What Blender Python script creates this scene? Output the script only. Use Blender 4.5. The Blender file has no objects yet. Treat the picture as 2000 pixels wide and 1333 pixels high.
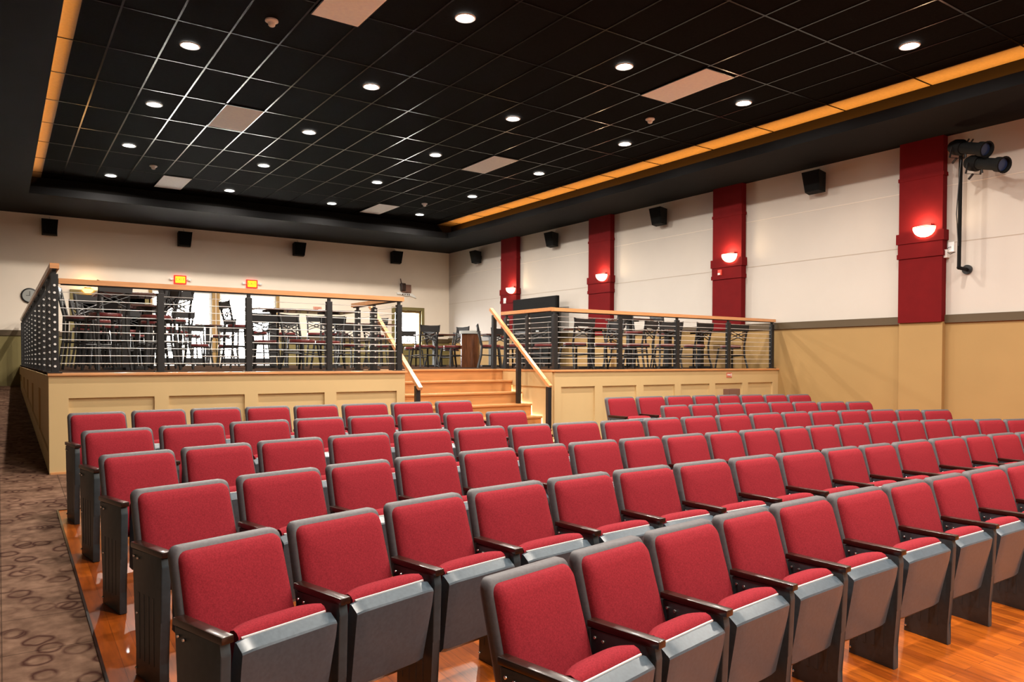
import bpy, bmesh, math, random
from mathutils import Vector, Matrix
random.seed(7)
C = bpy.context.scene.collection
SC = bpy.context.scene
PI = math.pi

# ------------------------------------------------------------------ camera
EYE = 1.76                                   # eye height over the floor right under the camera
FPX, CYPX = 1456.2, 732.0                    # focal length and principal row for a 2000 x 1333 frame
yaw, pitch, roll = (math.radians(a) for a in (34.55, -1.06, 0.13))
s_, c_ = math.sin(yaw), math.cos(yaw)
fw = Vector((s_*math.cos(pitch), c_*math.cos(pitch), math.sin(pitch)))
rt = Vector((c_, -s_, 0.0)); up = rt.cross(fw)
rt, up = math.cos(roll)*rt + math.sin(roll)*up, -math.sin(roll)*rt + math.cos(roll)*up
cam_d = bpy.data.cameras.new('camera'); cam = bpy.data.objects.new('camera', cam_d); C.objects.link(cam)
cam.matrix_world = Matrix((( rt.x, up.x, -fw.x, 0), (rt.y, up.y, -fw.y, 0), (rt.z, up.z, -fw.z, EYE), (0, 0, 0, 1)))
cam_d.sensor_width = 36.0; cam_d.lens = FPX/2000*36.0
cam_d.shift_y = (CYPX-666.5)/2000.0
cam_d.clip_start = 0.05; cam_d.clip_end = 200
SC.camera = cam

# ------------------------------------------------------------------ world, exposure
W = bpy.data.worlds.new('daylight'); SC.world = W; W.use_nodes = True
W.node_tree.nodes['Background'].inputs[0].default_value = (1.0, 0.98, 0.95, 1)
W.node_tree.nodes['Background'].inputs[1].default_value = 30.0
SC.view_settings.view_transform = 'Standard'; SC.view_settings.look = 'None'
SC.view_settings.gamma = 1.0; SC.view_settings.use_curve_mapping = False
SC.view_settings.exposure = 0.65
SC.cycles.use_denoising = True
SC.cycles.max_bounces = 8; SC.cycles.diffuse_bounces = 5; SC.cycles.glossy_bounces = 3
SC.cycles.transparent_max_bounces = 8; SC.cycles.sample_clamp_indirect = 6.0
SC.cycles.caustics_reflective = False; SC.cycles.caustics_refractive = False
DOWNLIGHT_W = 62.0                            # watts of one ceiling downlight
COVE_W = 7.0                                  # watts per metre of amber cove strip
SCONCE_W = 13.0

# ------------------------------------------------------------------ materials
def mat(name, col, rough=0.5, metal=0.0, spec=0.5, coat=0.0, noise=None, bump=None, emit=None):
    m = bpy.data.materials.new(name); m.use_nodes = True
    nt = m.node_tree; b = nt.nodes['Principled BSDF']
    b.inputs['Base Color'].default_value = (*col, 1); b.inputs['Roughness'].default_value = rough
    b.inputs['Metallic'].default_value = metal; b.inputs['Specular IOR Level'].default_value = spec
    b.inputs['Coat Weight'].default_value = coat; b.inputs['Coat Roughness'].default_value = 0.1
    if emit:
        b.inputs['Emission Color'].default_value = (*emit[0], 1); b.inputs['Emission Strength'].default_value = emit[1]
    if noise or bump:
        tc = nt.nodes.new('ShaderNodeTexCoord')
    if noise:                                  # (scale, amount, stretch)
        mp = nt.nodes.new('ShaderNodeMapping'); mp.inputs['Scale'].default_value = noise[2] if len(noise) > 2 else (1, 1, 1)
        n = nt.nodes.new('ShaderNodeTexNoise'); n.inputs['Scale'].default_value = noise[0]; n.inputs['Detail'].default_value = 4
        r = nt.nodes.new('ShaderNodeValToRGB')
        a = noise[1]
        r.color_ramp.elements[0].position = 0.3; r.color_ramp.elements[1].position = 0.7
        r.color_ramp.elements[0].color = (*[max(0, x*(1-a)) for x in col], 1)
        r.color_ramp.elements[1].color = (*[min(1, x*(1+a)) for x in col], 1)
        nt.links.new(tc.outputs['Object'], mp.inputs[0]); nt.links.new(mp.outputs[0], n.inputs['Vector'])
        nt.links.new(n.outputs['Fac'], r.inputs[0]); nt.links.new(r.outputs[0], b.inputs['Base Color'])
    if bump:                                   # (scale, strength, distance)
        n2 = nt.nodes.new('ShaderNodeTexNoise'); n2.inputs['Scale'].default_value = bump[0]; n2.inputs['Detail'].default_value = 2
        bp = nt.nodes.new('ShaderNodeBump'); bp.inputs['Strength'].default_value = bump[1]; bp.inputs['Distance'].default_value = bump[2]
        nt.links.new(tc.outputs['Object'], n2.inputs['Vector']); nt.links.new(n2.outputs['Fac'], bp.inputs['Height'])
        nt.links.new(bp.outputs[0], b.inputs['Normal'])
    return m

def emis(name, col, strength):
    m = bpy.data.materials.new(name); m.use_nodes = True; nt = m.node_tree; nt.nodes.clear()
    e = nt.nodes.new('ShaderNodeEmission'); e.inputs[0].default_value = (*col, 1); e.inputs[1].default_value = strength
    o = nt.nodes.new('ShaderNodeOutputMaterial'); nt.links.new(e.outputs[0], o.inputs[0]); return m

def glass_mat():
    m = bpy.data.materials.new('pane_glass'); m.use_nodes = True; nt = m.node_tree; nt.nodes.clear()
    t = nt.nodes.new('ShaderNodeBsdfTransparent'); g = nt.nodes.new('ShaderNodeBsdfGlossy'); g.inputs['Roughness'].default_value = 0.02
    f = nt.nodes.new('ShaderNodeMixShader'); f.inputs[0].default_value = 0.06
    o = nt.nodes.new('ShaderNodeOutputMaterial')
    nt.links.new(t.outputs[0], f.inputs[1]); nt.links.new(g.outputs[0], f.inputs[2]); nt.links.new(f.outputs[0], o.inputs[0]); return m

def wood_floor_mat():
    m = bpy.data.materials.new('orange_plank_floor'); m.use_nodes = True; nt = m.node_tree; b = nt.nodes['Principled BSDF']
    tc = nt.nodes.new('ShaderNodeTexCoord'); mp = nt.nodes.new('ShaderNodeMapping'); mp.inputs['Rotation'].default_value = (0, 0, PI/2)
    br = nt.nodes.new('ShaderNodeTexBrick'); br.inputs['Scale'].default_value = 1.0
    br.inputs['Brick Width'].default_value = 1.4; br.inputs['Row Height'].default_value = 0.083; br.inputs['Mortar Size'].default_value = 0.0012
    br.inputs['Color1'].default_value = (0.60, 0.145, 0.012, 1); br.inputs['Color2'].default_value = (0.34, 0.07, 0.006, 1)
    br.inputs['Mortar'].default_value = (0.16, 0.035, 0.006, 1); br.offset = 0.37
    n = nt.nodes.new('ShaderNodeTexNoise'); n.inputs['Scale'].default_value = 6; n.inputs['Detail'].default_value = 6
    mp2 = nt.nodes.new('ShaderNodeMapping'); mp2.inputs['Scale'].default_value = (6, 0.8, 1)
    mx = nt.nodes.new('ShaderNodeMix'); mx.data_type = 'RGBA'; mx.blend_type = 'MULTIPLY'; mx.inputs[0].default_value = 0.7
    r = nt.nodes.new('ShaderNodeValToRGB'); r.color_ramp.elements[0].color = (0.55, 0.5, 0.45, 1); r.color_ramp.elements[1].color = (1.25, 1.2, 1.15, 1)
    r.color_ramp.elements[0].position = .3; r.color_ramp.elements[1].position = .7
    nt.links.new(tc.outputs['Object'], mp.inputs[0]); nt.links.new(mp.outputs[0], br.inputs['Vector'])
    nt.links.new(tc.outputs['Object'], mp2.inputs[0]); nt.links.new(mp2.outputs[0], n.inputs['Vector']); nt.links.new(n.outputs['Fac'], r.inputs[0])
    nt.links.new(br.outputs['Color'], mx.inputs[6]); nt.links.new(r.outputs[0], mx.inputs[7]); nt.links.new(mx.outputs[2], b.inputs['Base Color'])
    b.inputs['Roughness'].default_value = 0.28; b.inputs['Coat Weight'].default_value = 0.35; b.inputs['Coat Roughness'].default_value = 0.12
    return m

def carpet_mat():
    m = bpy.data.materials.new('brown_ring_carpet'); m.use_nodes = True; nt = m.node_tree; b = nt.nodes['Principled BSDF']; L = nt.links.new
    tc = nt.nodes.new('ShaderNodeTexCoord')
    def math_(op, a, bb=None, v=None):
        n = nt.nodes.new('ShaderNodeMath'); n.operation = op; L(a, n.inputs[0])
        if bb is not None: L(bb, n.inputs[1])
        if v is not None: n.inputs[1].default_value = v
        return n.outputs[0]
    wn = nt.nodes.new('ShaderNodeTexNoise'); wn.inputs['Scale'].default_value = 9; L(tc.outputs['Object'], wn.inputs['Vector'])
    wm = nt.nodes.new('ShaderNodeMix'); wm.data_type = 'RGBA'; wm.blend_type = 'LINEAR_LIGHT'; wm.inputs[0].default_value = 0.03
    L(tc.outputs['Object'], wm.inputs[6]); L(wn.outputs['Color'], wm.inputs[7])
    def ring(scale, r0, w, off):
        mp = nt.nodes.new('ShaderNodeMapping'); mp.inputs['Location'].default_value = off; L(wm.outputs[2], mp.inputs[0])
        mp.inputs['Scale'].default_value = (1, 1, 0)
        v = nt.nodes.new('ShaderNodeTexVoronoi'); v.voronoi_dimensions = '2D'; v.inputs['Scale'].default_value = scale; v.inputs['Randomness'].default_value = 0.75
        L(mp.outputs[0], v.inputs['Vector'])
        d = math_('ABSOLUTE', math_('SUBTRACT', v.outputs['Distance'], v=r0))
        k = nt.nodes.new('ShaderNodeMapRange'); k.inputs[1].default_value = w; k.inputs[2].default_value = 0; k.inputs[3].default_value = 0; k.inputs[4].default_value = 1
        L(d, k.inputs[0]); return k.outputs[0]
    rings = math_('MAXIMUM', ring(4.2, 0.24, 0.09, (0, 0, 0)), ring(3.6, 0.2, 0.07, (3.3, 1.7, 0)))
    pn = nt.nodes.new('ShaderNodeTexNoise'); pn.inputs['Scale'].default_value = 2.6; pn.inputs['Detail'].default_value = 3; L(tc.outputs['Object'], pn.inputs['Vector'])
    pr = nt.nodes.new('ShaderNodeMapRange'); pr.inputs[1].default_value = .33; pr.inputs[2].default_value = .50; L(pn.outputs['Fac'], pr.inputs[0])
    rings = math_('MULTIPLY', rings, pr.outputs[0])
    rings = math_('ADD', rings, math_('MULTIPLY', pr.outputs[0], v=.22))
    n = nt.nodes.new('ShaderNodeTexNoise'); n.inputs['Scale'].default_value = 11; n.inputs['Detail'].default_value = 8; L(tc.outputs['Object'], n.inputs['Vector'])
    r = nt.nodes.new('ShaderNodeValToRGB'); L(n.outputs['Fac'], r.inputs[0])
    r.color_ramp.elements[0].color = (0.125, 0.068, 0.044, 1); r.color_ramp.elements[1].color = (0.28, 0.165, 0.11, 1)
    r.color_ramp.elements[0].position = .3; r.color_ramp.elements[1].position = .7
    mx = nt.nodes.new('ShaderNodeMix'); mx.data_type = 'RGBA'; L(r.outputs[0], mx.inputs[6]); mx.inputs[7].default_value = (0.055, 0.02, 0.014, 1)
    sc = math_('MULTIPLY', rings, v=0.85); L(sc, mx.inputs[0])
    br = nt.nodes.new('ShaderNodeTexBrick'); br.offset = 0; br.inputs['Scale'].default_value = 1; br.inputs['Brick Width'].default_value = 0.5; br.inputs['Row Height'].default_value = 0.5
    br.inputs['Mortar Size'].default_value = 0.004; br.inputs['Color1'].default_value = (1, 1, 1, 1); br.inputs['Color2'].default_value = (.9, .9, .9, 1); br.inputs['Mortar'].default_value = (.5, .5, .5, 1)
    L(tc.outputs['Object'], br.inputs['Vector'])
    m2 = nt.nodes.new('ShaderNodeMix'); m2.data_type = 'RGBA'; m2.blend_type = 'MULTIPLY'; m2.inputs[0].default_value = 1
    L(mx.outputs[2], m2.inputs[6]); L(br.outputs['Color'], m2.inputs[7]); L(m2.outputs[2], b.inputs['Base Color'])
    b.inputs['Roughness'].default_value = 0.95; b.inputs['Specular IOR Level'].default_value = 0.1
    return m

M = dict(
    red=mat('red_seat_fabric', (0.2574, 0.01872, 0.02808), 0.9, spec=0.12, noise=(160, 0.2), bump=(220, 0.25, 0.002)),
    shell=mat('grey_blue_plastic', (0.068, 0.092, 0.116), 0.28, spec=0.5, noise=(60, 0.12)),
    rim=mat('grey_back_shell', (0.092, 0.084, 0.092), 0.5, spec=0.35, noise=(60, 0.12)),
    stand=mat('charcoal_metal', (0.036, 0.048, 0.056), 0.42, spec=0.5, noise=(30, 0.15)),
    darkwood=mat('dark_walnut', (0.022, 0.007, 0.004), 0.3, coat=0.25, noise=(14, 0.45, (6, 1, 6))),
    chrome=mat('steel', (0.85, 0.85, 0.85), 0.2, metal=1.0),
    cable=mat('cable_steel', (0.88, 0.87, 0.85), 0.4, metal=0.25),
    black=mat('black_satin', (0.012, 0.012, 0.013), 0.4),
    blackmatt=mat('black_matt', (0.004, 0.004, 0.004), 0.8, spec=0.2),
    oak=mat('light_oak', (0.66, 0.31, 0.125), 0.35, coat=0.25, noise=(4, 0.12, (1, 9, 9))),
    step=mat('oak_steps', (0.5016, 0.2356, 0.0836), 0.4, coat=0.15, noise=(3, 0.10, (1, 8, 8))),
    wall=mat('warm_white_wall', (0.5688, 0.5214, 0.474), 0.6, spec=0.15, noise=(1.2, 0.025)),
    wallb=mat('beige_back_wall', (0.90, 0.80, 0.68), 0.75, spec=0.2, noise=(1.2, 0.03)),
    tan=mat('tan_wainscot', (0.3792, 0.237, 0.0948), 0.65, spec=0.2, noise=(1.5, 0.03)),
    olive=mat('olive_paint', (0.20, 0.16, 0.055), 0.6),
    rail=mat('dark_olive_rail', (0.085, 0.055, 0.025), 0.5),
    plat=mat('cream_panel_paint', (0.6192, 0.4472, 0.2236), 0.6, spec=0.25, noise=(2, 0.03)),
    pil=mat('dark_red_paint', (0.144, 0.00576, 0.0072), 0.8, spec=0.12, noise=(5, 0.08)),
    tile=mat('black_ceiling_tile', (0.006, 0.0055, 0.005), 0.9, spec=0.04, noise=(40, 0.3)),
    soffit=mat('black_soffit_paint', (0.005, 0.005, 0.0055), 0.8, spec=0.15, noise=(3, 0.15)),
    coveband=mat('cove_plaster', (0.075, 0.07, 0.06), 0.8),
    tbar=mat('grey_tbar', (0.006, 0.006, 0.006), 0.2, spec=.2),
    white=mat('white_enamel', (0.92, 0.96, 1.0), 0.6, noise=(20, 0.04)),
    vinyl=mat('maroon_vinyl', (0.13, 0.022, 0.022), 0.3, coat=0.3),
    tabletop=mat('dark_table_top', (0.055, 0.02, 0.014), 0.22, coat=0.5, noise=(6, 0.3, (1, 6, 1))),
    lens=emis('downlight_lens', (1.0, 0.95, 0.88), 40.0),
    bowl=emis('sconce_glass', (1.0, 0.74, 0.46), 5.0),
    led=emis('amber_led', (1.0, 0.36, 0.06), 4.0),
    exit_face=emis('exit_yellow', (1.0, 0.62, 0.02), 1.6),
    exit_red=emis('exit_red', (1.0, 0.05, 0.03), 1.0),
    floor=wood_floor_mat(), carpet=carpet_mat(), glass=glass_mat(),
    grille=mat('speaker_cloth', (0.006, 0.006, 0.006), 0.9, spec=0.1, bump=(300, .3, .002)),
    drum=mat('polished_dark_wood', (0.10, 0.035, 0.015), 0.18, coat=0.6, noise=(5, .3, (6, 6, 1))),
    brownbox=mat('brown_metal', (0.20, 0.10, 0.07), 0.6),
    silver=mat('painted_grey', (0.35, 0.36, 0.34), 0.5),
    paper=mat('white_paper', (0.85, 0.84, 0.80), 0.8),
    redpaint=mat('sign_red', (0.65, 0.05, 0.03), 0.5),
    blue=mat('blue_gel', (0.02, 0.04, 0.12), 0.3),
)

# ------------------------------------------------------------------ mesh helpers
class MB:
    def __init__(self): self.bm = bmesh.new()
    def box(self, x0, x1, y0, y1, z0, z1, bev=0.0):
        v = [self.bm.verts.new(p) for p in ((x0,y0,z0),(x1,y0,z0),(x1,y1,z0),(x0,y1,z0),(x0,y0,z1),(x1,y0,z1),(x1,y1,z1),(x0,y1,z1))]
        fs = [self.bm.faces.new([v[i] for i in q]) for q in ((0,3,2,1),(4,5,6,7),(0,1,5,4),(1,2,6,5),(2,3,7,6),(3,0,4,7))]
        if bev > 0:
            es = list({e for f in fs for e in f.edges})
            bmesh.ops.bevel(self.bm, geom=es, offset=bev, segments=2, affect='EDGES', profile=0.6)
        return self
    def hexa(self, pts):                       # 8 points, bottom ring then top ring
        v = [self.bm.verts.new(p) for p in pts]
        for q in ((0,3,2,1),(4,5,6,7),(0,1,5,4),(1,2,6,5),(2,3,7,6),(3,0,4,7)): self.bm.faces.new([v[i] for i in q])
        return self
    def prism(self, poly, axis, a, b, bev=0.0, seg=2):  # poly in the two other axes, extruded along axis
        def P(u, w, t): return {'x': (t, u, w), 'y': (u, t, w), 'z': (u, w, t)}[axis]
        A = [self.bm.verts.new(P(u, w, a)) for u, w in poly]; B = [self.bm.verts.new(P(u, w, b)) for u, w in poly]
        n = len(poly); fs = [self.bm.faces.new(A[::-1]), self.bm.faces.new(B)]
        for i in range(n): fs.append(self.bm.faces.new((A[i], A[(i+1) % n], B[(i+1) % n], B[i])))
        if bev > 0:
            es = list({e for f in fs for e in f.edges})
            bmesh.ops.bevel(self.bm, geom=es, offset=bev, segments=seg, affect='EDGES', profile=0.6)
        return self
    def tube(self, p0, p1, r0, r1=None, n=8):
        p0, p1 = Vector(p0), Vector(p1); r1 = r0 if r1 is None else r1
        d = (p1-p0).normalized(); a = d.orthogonal().normalized(); b = d.cross(a)
        A = [self.bm.verts.new(p0 + (a*math.cos(2*PI*i/n)+b*math.sin(2*PI*i/n))*r0) for i in range(n)]
        B = [self.bm.verts.new(p1 + (a*math.cos(2*PI*i/n)+b*math.sin(2*PI*i/n))*r1) for i in range(n)]
        self.bm.faces.new(A[::-1]); self.bm.faces.new(B)
        for i in range(n): self.bm.faces.new((A[i], A[(i+1) % n], B[(i+1) % n], B[i]))
        return self
    def path(self, pts, r, n=8):
        for a, b in zip(pts, pts[1:]): self.tube(a, b, r, n=n)
        for p in pts[1:-1]: self.ball(p, r, 6, 4)
        return self
    def ball(self, c, r, u=10, v=6, sc=(1, 1, 1)):
        bmesh.ops.create_uvsphere(self.bm, u_segments=u, v_segments=v, radius=r, matrix=Matrix.Translation(c) @ Matrix.Diagonal((*sc, 1)))
        return self
    def lathe(self, prof, n=24, c=(0, 0, 0), a0=0.0, a1=2*PI):
        rings = []; full = abs(a1-a0-2*PI) < 1e-6; k = n if full else n+1
        for r, z in prof:
            rings.append([self.bm.verts.new((c[0]+r*math.cos(a0+(a1-a0)*i/n), c[1]+r*math.sin(a0+(a1-a0)*i/n), c[2]+z)) for i in range(k)])
        for R0, R1 in zip(rings, rings[1:]):
            for i in range(n):
                j = (i+1) % k
                try: self.bm.faces.new((R0[i], R0[j], R1[j], R1[i]))
                except ValueError: pass
        return self
    def beam(self, p0, p1, w, h, up_=(0, 0, 1)):  # rectangular bar, w sideways, h in the up direction, p0/p1 on its centre line
        p0, p1 = Vector(p0), Vector(p1); d = (p1-p0).normalized(); sd = d.cross(Vector(up_)).normalized(); u = sd.cross(d)
        pts = [p + sd*a*w/2 + u*b*h/2 for p in (p0, p1) for a, b in ((-1, -1), (1, -1), (1, 1), (-1, 1))]
        v = [self.bm.verts.new(p) for p in pts]
        for q in ((3,2,1,0),(4,5,6,7),(0,1,5,4),(1,2,6,5),(2,3,7,6),(3,0,4,7)): self.bm.faces.new([v[i] for i in q])
        return self
    def map(self, fn):
        for v in self.bm.verts: v.co = Vector(fn(v.co))
        return self
    def build(self, name, m, parent=None, smooth=None, loc=None):
        bmesh.ops.recalc_face_normals(self.bm, faces=self.bm.faces)
        me = bpy.data.meshes.new(name); self.bm.to_mesh(me); self.bm.free()
        ms = m if isinstance(m, (list, tuple)) else [m]
        for q in ms: me.materials.append(q)
        if smooth is not None:
            me.polygons.foreach_set('use_smooth', [True]*len(me.polygons))
            me.set_sharp_from_angle(angle=math.radians(smooth))
        o = bpy.data.objects.new(name, me); C.objects.link(o)
        if parent: o.parent = parent
        if loc: o.location = loc
        return o

def tag(o, label=None, cat=None, group=None, kind=None):
    if label: o['label'] = label
    if cat: o['category'] = cat
    if group: o['group'] = group
    if kind: o['kind'] = kind
    return o
def thing(name, label, cat, loc=(0, 0, 0), rz=0.0, group=None):
    o = bpy.data.objects.new(name, None); C.objects.link(o); o.empty_display_size = 0.1
    o.location = loc; o.rotation_euler = (0, 0, rz); return tag(o, label, cat, group)
def kids(o): return [c for c in bpy.data.objects if c.parent == o]
def dup(root, loc, rz, label, group=None, scale=None):
    r = root.copy(); C.objects.link(r); r.location = loc; r.rotation_euler = (0, 0, rz); r['label'] = label
    if group: r['group'] = group
    if scale: r.scale = scale
    for ch in root.children:
        c = ch.copy(); C.objects.link(c); c.parent = r
        for g in ch.children:
            d = g.copy(); C.objects.link(d); d.parent = c
    return r
def struct(o): o['kind'] = 'structure'; return o

def FL(x, y):                                 # height of the raked auditorium floor
    z = 0.06*y - 0.008*x
    if y > 9.2: z = 0.552 + 0.042*(y-9.2) - 0.008*x
    return z
def ray(px, py):
    return fw + rt*((px-1000)/FPX) - up*((py-CYPX)/FPX)
ORD = ['first', 'second', 'third', 'fourth', 'fifth', 'sixth', 'seventh', 'eighth', 'ninth', 'tenth', 'eleventh', 'twelfth', 'thirteenth',
       'fourteenth', 'fifteenth', 'sixteenth', 'seventeenth', 'eighteenth', 'nineteenth', 'twentieth', 'twenty-first', 'twenty-second']

# ------------------------------------------------------------------ room shell
XL, XR, YB, YF, PY, PZ = -2.6, 12.75, 22.34, -6.0, 9.2, 1.62
ZS, ZC = 3.67+EYE, 4.10+EYE                    # soffit, tray ceiling
TX0, TX1, TY1 = 0.58, 11.15, 19.6              # tray opening
WX0, WY1 = 0.41, 7.55                          # edge of the wood floor

def slope_slab(name, x0, x1, ys, m, dz=0.0, drop=0.4):
    b = MB()
    for y0, y1 in zip(ys, ys[1:]):
        e = 1e-4
        b.hexa([(x0, y0, FL(x0, y0)-drop), (x1, y0, FL(x1, y0)-drop), (x1, y1, FL(x1, y1)-drop), (x0, y1, FL(x0, y1)-drop),
                (x0, y0, FL(x0, y0)+dz), (x1, y0, FL(x1, y0)+dz), (x1, y1, FL(x1, y1)+dz), (x0, y1, FL(x0, y1)+dz)])
    return struct(b.build(name, m))
slope_slab('floor', WX0, XR, (YF, WY1), M['floor'])
fc = MB()
def fquad(x0, x1, y0, y1):
    fc.hexa([(x0, y0, FL(x0, y0)-.4), (x1, y0, FL(x1, y0)-.4), (x1, y1, FL(x1, y1)-.4), (x0, y1, FL(x0, y1)-.4),
             (x0, y0, FL(x0, y0)), (x1, y0, FL(x1, y0)), (x1, y1, FL(x1, y1)), (x0, y1, FL(x0, y1))])
fquad(XL, WX0, YF, 9.2); fquad(WX0, XR, WY1, 9.2); fquad(XL, 0.6, 9.2, YB)
struct(fc.build('floor_carpet', M['carpet']))
t = MB(); t.beam((WX0, YF, FL(WX0, YF)+.004), (WX0, WY1, FL(WX0, WY1)+.002), .014, .008); t.beam((WX0, WY1, FL(WX0, WY1)+.002), (XR, WY1, FL(XR, WY1)+.002), .014, .008)
struct(t.build('trim_1', M['darkwood']))

# ceiling: tray slab, soffit, lip and cove walls
b = MB(); b.box(TX0-.3, TX1+.3, YF, TY1+.3, ZC, ZC+.15)
struct(b.build('ceiling', M['tile']))
b = MB()
b.box(XL-.2, TX0, YF, YB+.2, ZS, ZS+.05); b.box(TX1, XR+.2, YF, YB+.2, ZS, ZS+.05); b.box(TX0, TX1, TY1, YB+.2, ZS, ZS+.05)
b.box(TX0-.03, TX0, YF, TY1, ZS+.05, ZS+.17); b.box(TX1, TX1+.03, YF, TY1, ZS+.05, ZS+.17); b.box(TX0-.03, TX1+.03, TY1, TY1+.03, ZS+.05, ZS+.17)
struct(b.build('ceiling_soffit', M['soffit'])); b = MB()
b.box(TX0-.34, TX0-.28, YF, TY1+.34, ZS+.05, ZC+.15); b.box(TX1+.27, TX1+.33, YF, TY1+.34, ZS+.05, ZC+.15); b.box(TX0-.28, TX1+.27, TY1+.28, TY1+.34, ZS+.05, ZC+.15)
struct(b.build('ceiling_cove_wall', mat('black_cove_paint', (.010, .009, .008), .8, spec=.1)))
b = MB(); e0, e1 = TX0+.24, TX1-.22
b.box(TX0-.28, e0, YF, TY1+.28, ZC-.003, ZC+.01); b.box(e1, TX1+.27, YF, TY1+.28, ZC-.003, ZC+.01)
struct(b.build('ceiling_border', mat('grey_border_tile', (.15, .14, .12), .8, noise=(30, .1))))
# ceiling grid bars
xs = [0.58+.62*0, 1.21, 1.81, 2.42, 3.03, 3.64] + [3.64+.6443*k for k in range(1, 8)] + [8.765, 9.375, 9.985, 10.595, 11.15]
ys = [19.33-1.369*k for k in range(0, 19)]
b = MB()
for x in xs[1:-1]: b.box(x-.012, x+.012, YF, TY1+.25, ZC-.008, ZC+.002)
for y in ys: b.box(TX0-.28, TX1+.27, y-.012, y+.012, ZC-.0075, ZC+.002)
struct(b.build('ceiling_grid', M['tbar']))

# side and stage walls
RZ0, RZ1 = EYE+0.635, EYE+0.765               # chair rail
def two_tone_right():
    b = MB(); b.box(XR, XR+.2, YF, YB+.2, -1, RZ0); struct(b.build('wall_right_lower', M['tan']))
    b = MB(); b.box(XR, XR+.2, YF, YB+.2, RZ0, ZS+.02); struct(b.build('wall_right', M['wall']))
two_tone_right()
b = MB(); b.box(XL-.2, XL, YF, YB+.2, -1, ZS+.02); struct(b.build('wall_left', mat('darkened_left_wall', (.10, .085, .06), .9)))  # unseen wall, coloured dark to keep bounced light off the platform side
b = MB(); b.box(XL-.2, XR+.2, YF-.2, YF, -1.5, ZC+.3); struct(b.build('wall_stage', M['wall']))
struct(MB().box(XR-.035, XR, YF, 6.03, RZ0, RZ1).box(XR-.035, XR, 6.74, 10.0, RZ0, RZ1).box(XR-.035, XR, 10.75, 14.0, RZ0, RZ1)
       .box(XR-.035, XR, 14.83, 18.1, RZ0, RZ1).box(XR-.035, XR, 18.92, YB, RZ0, RZ1).build('trim_2', M['rail']))
# faint panel joints on the right wall
for i, z in enumerate((EYE+1.93, EYE+2.86)):
    b = MB()
    for y0, y1 in ((YF, 6.03), (6.74, 10.0), (10.75, 14.0), (14.83, 18.1), (18.92, YB)): b.box(XR-.004, XR, y0, y1, z, z+.012)
    struct(b.build('trim_%d' % (3+i), mat('panel_joint', (.42, .35, .28) if i == 0 else (.74, .66, .57), .5)))

# back wall with its openings: (x0, x1, z0, z1)
OPEN = [(1.66, 3.28, PZ, EYE+1.69), (3.46, 5.02, PZ, EYE+1.95), (5.22, 6.84, PZ, EYE+1.95), (10.70, 11.68, EYE+.52, EYE+1.66)]
BR0, BR1 = EYE+.60, EYE+.735
b = MB(); b2 = MB(); b3 = MB()
x = XL-.2
for x0, x1, z0, z1 in OPEN + [(XR+.2, XR+.2, 0, 0)]:
    b2.box(x, x0, YB, YB+.2, -.5, BR0); b.box(x, x0, YB, YB+.2, BR0, ZS+.02)
    b3.box(x, x0-.1 if x1 > x0 else x0, YB-.03, YB, BR0, BR1)
    if x1 > x0:
        b.box(x0, x1, YB, YB+.2, z1, ZS+.02)
        if z0 > PZ: b2.box(x0, x1, YB, YB+.2, -.5, z0)
        else: b2.box(x0, x1, YB, YB+.2, -.5, PZ-.01)
    x = x1
struct(b.build('wall_back', M['wallb'])); struct(b2.build('wall_back_lower', M['olive'])); struct(b3.build('trim_5', M['rail']))
# dark hall behind the doorway
b = MB(); x0, x1, z0, z1 = OPEN[0]
b.box(x0-.1, x1+.1, YB+2.2, YB+2.3, z0-.1, z1+.1); b.box(x0-.15, x0, YB+.2, YB+2.3, z0-.1, z1+.1); b.box(x1, x1+.15, YB+.2, YB+2.3, z0-.1, z1+.1)
b.box(x0-.1, x1+.1, YB+.2, YB+2.3, z1, z1+.1); b.box(x0-.1, x1+.1, YB+.2, YB+2.3, z0-.1, z0)
struct(b.build('wall_hall', M['blackmatt']))
# casings
def casing(name, o, w, m, sill=False):
    x0, x1, z0, z1 = o; b = MB()
    b.box(x0-w, x0, YB-.04, YB+.2, z0, z1+w); b.box(x1, x1+w, YB-.04, YB+.2, z0, z1+w); b.box(x0, x1, YB-.04, YB+.2, z1, z1+w)
    if sill: b.box(x0-w, x1+w, YB-.06, YB+.2, z0-.05, z0)
    return struct(b.build(name, m))
casing('door_1', OPEN[0], .13, M['olive'])
def glass_doors(name, o, fixed):
    f = casing(name, o, .08, M['tan']); x0, x1, z0, z1 = o; xm = (x0+x1)/2
    for a, c in ((x0, xm-.005), (xm+.005, x1)):
        b = MB(); b.box(a, a+.07, YB+.05, YB+.09, z0, z1); b.box(c-.07, c, YB+.05, YB+.09, z0, z1)
        b.box(a+.07, c-.07, YB+.05, YB+.09, z1-.09, z1); b.build('door_leaf', M['white'], f)
        MB().box(a+.07, c-.07, YB+.05, YB+.09, z0, z0+.2).build('shade_kick_plate', M['black'], f)  # black colour stands in for the shade low behind the furniture
        MB().box(a+.07, c-.07, YB+.066, YB+.072, z0+.2, z1-.09).build('pane', M['glass'], f)
        MB().box(a+.08, c-.08, YB+.02, YB+.05, z0+.95, z0+.99).build('push_bar', M['black'], f)
    return f
glass_doors('door_2', OPEN[1], 0); glass_doors('door_3', OPEN[2], 0)
wnd = casing('window_1', OPEN[3], .10, M['olive'], True)
x0, x1, z0, z1 = OPEN[3]
b = MB(); b.box(x0, x0+.05, YB+.06, YB+.1, z0, z1); b.box(x1-.05, x1, YB+.06, YB+.1, z0, z1); b.box(x0+.05, x1-.05, YB+.06, YB+.1, z1-.08, z1); b.box(x0+.05, x1-.05, YB+.06, YB+.1, z0, z0+.05)
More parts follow.
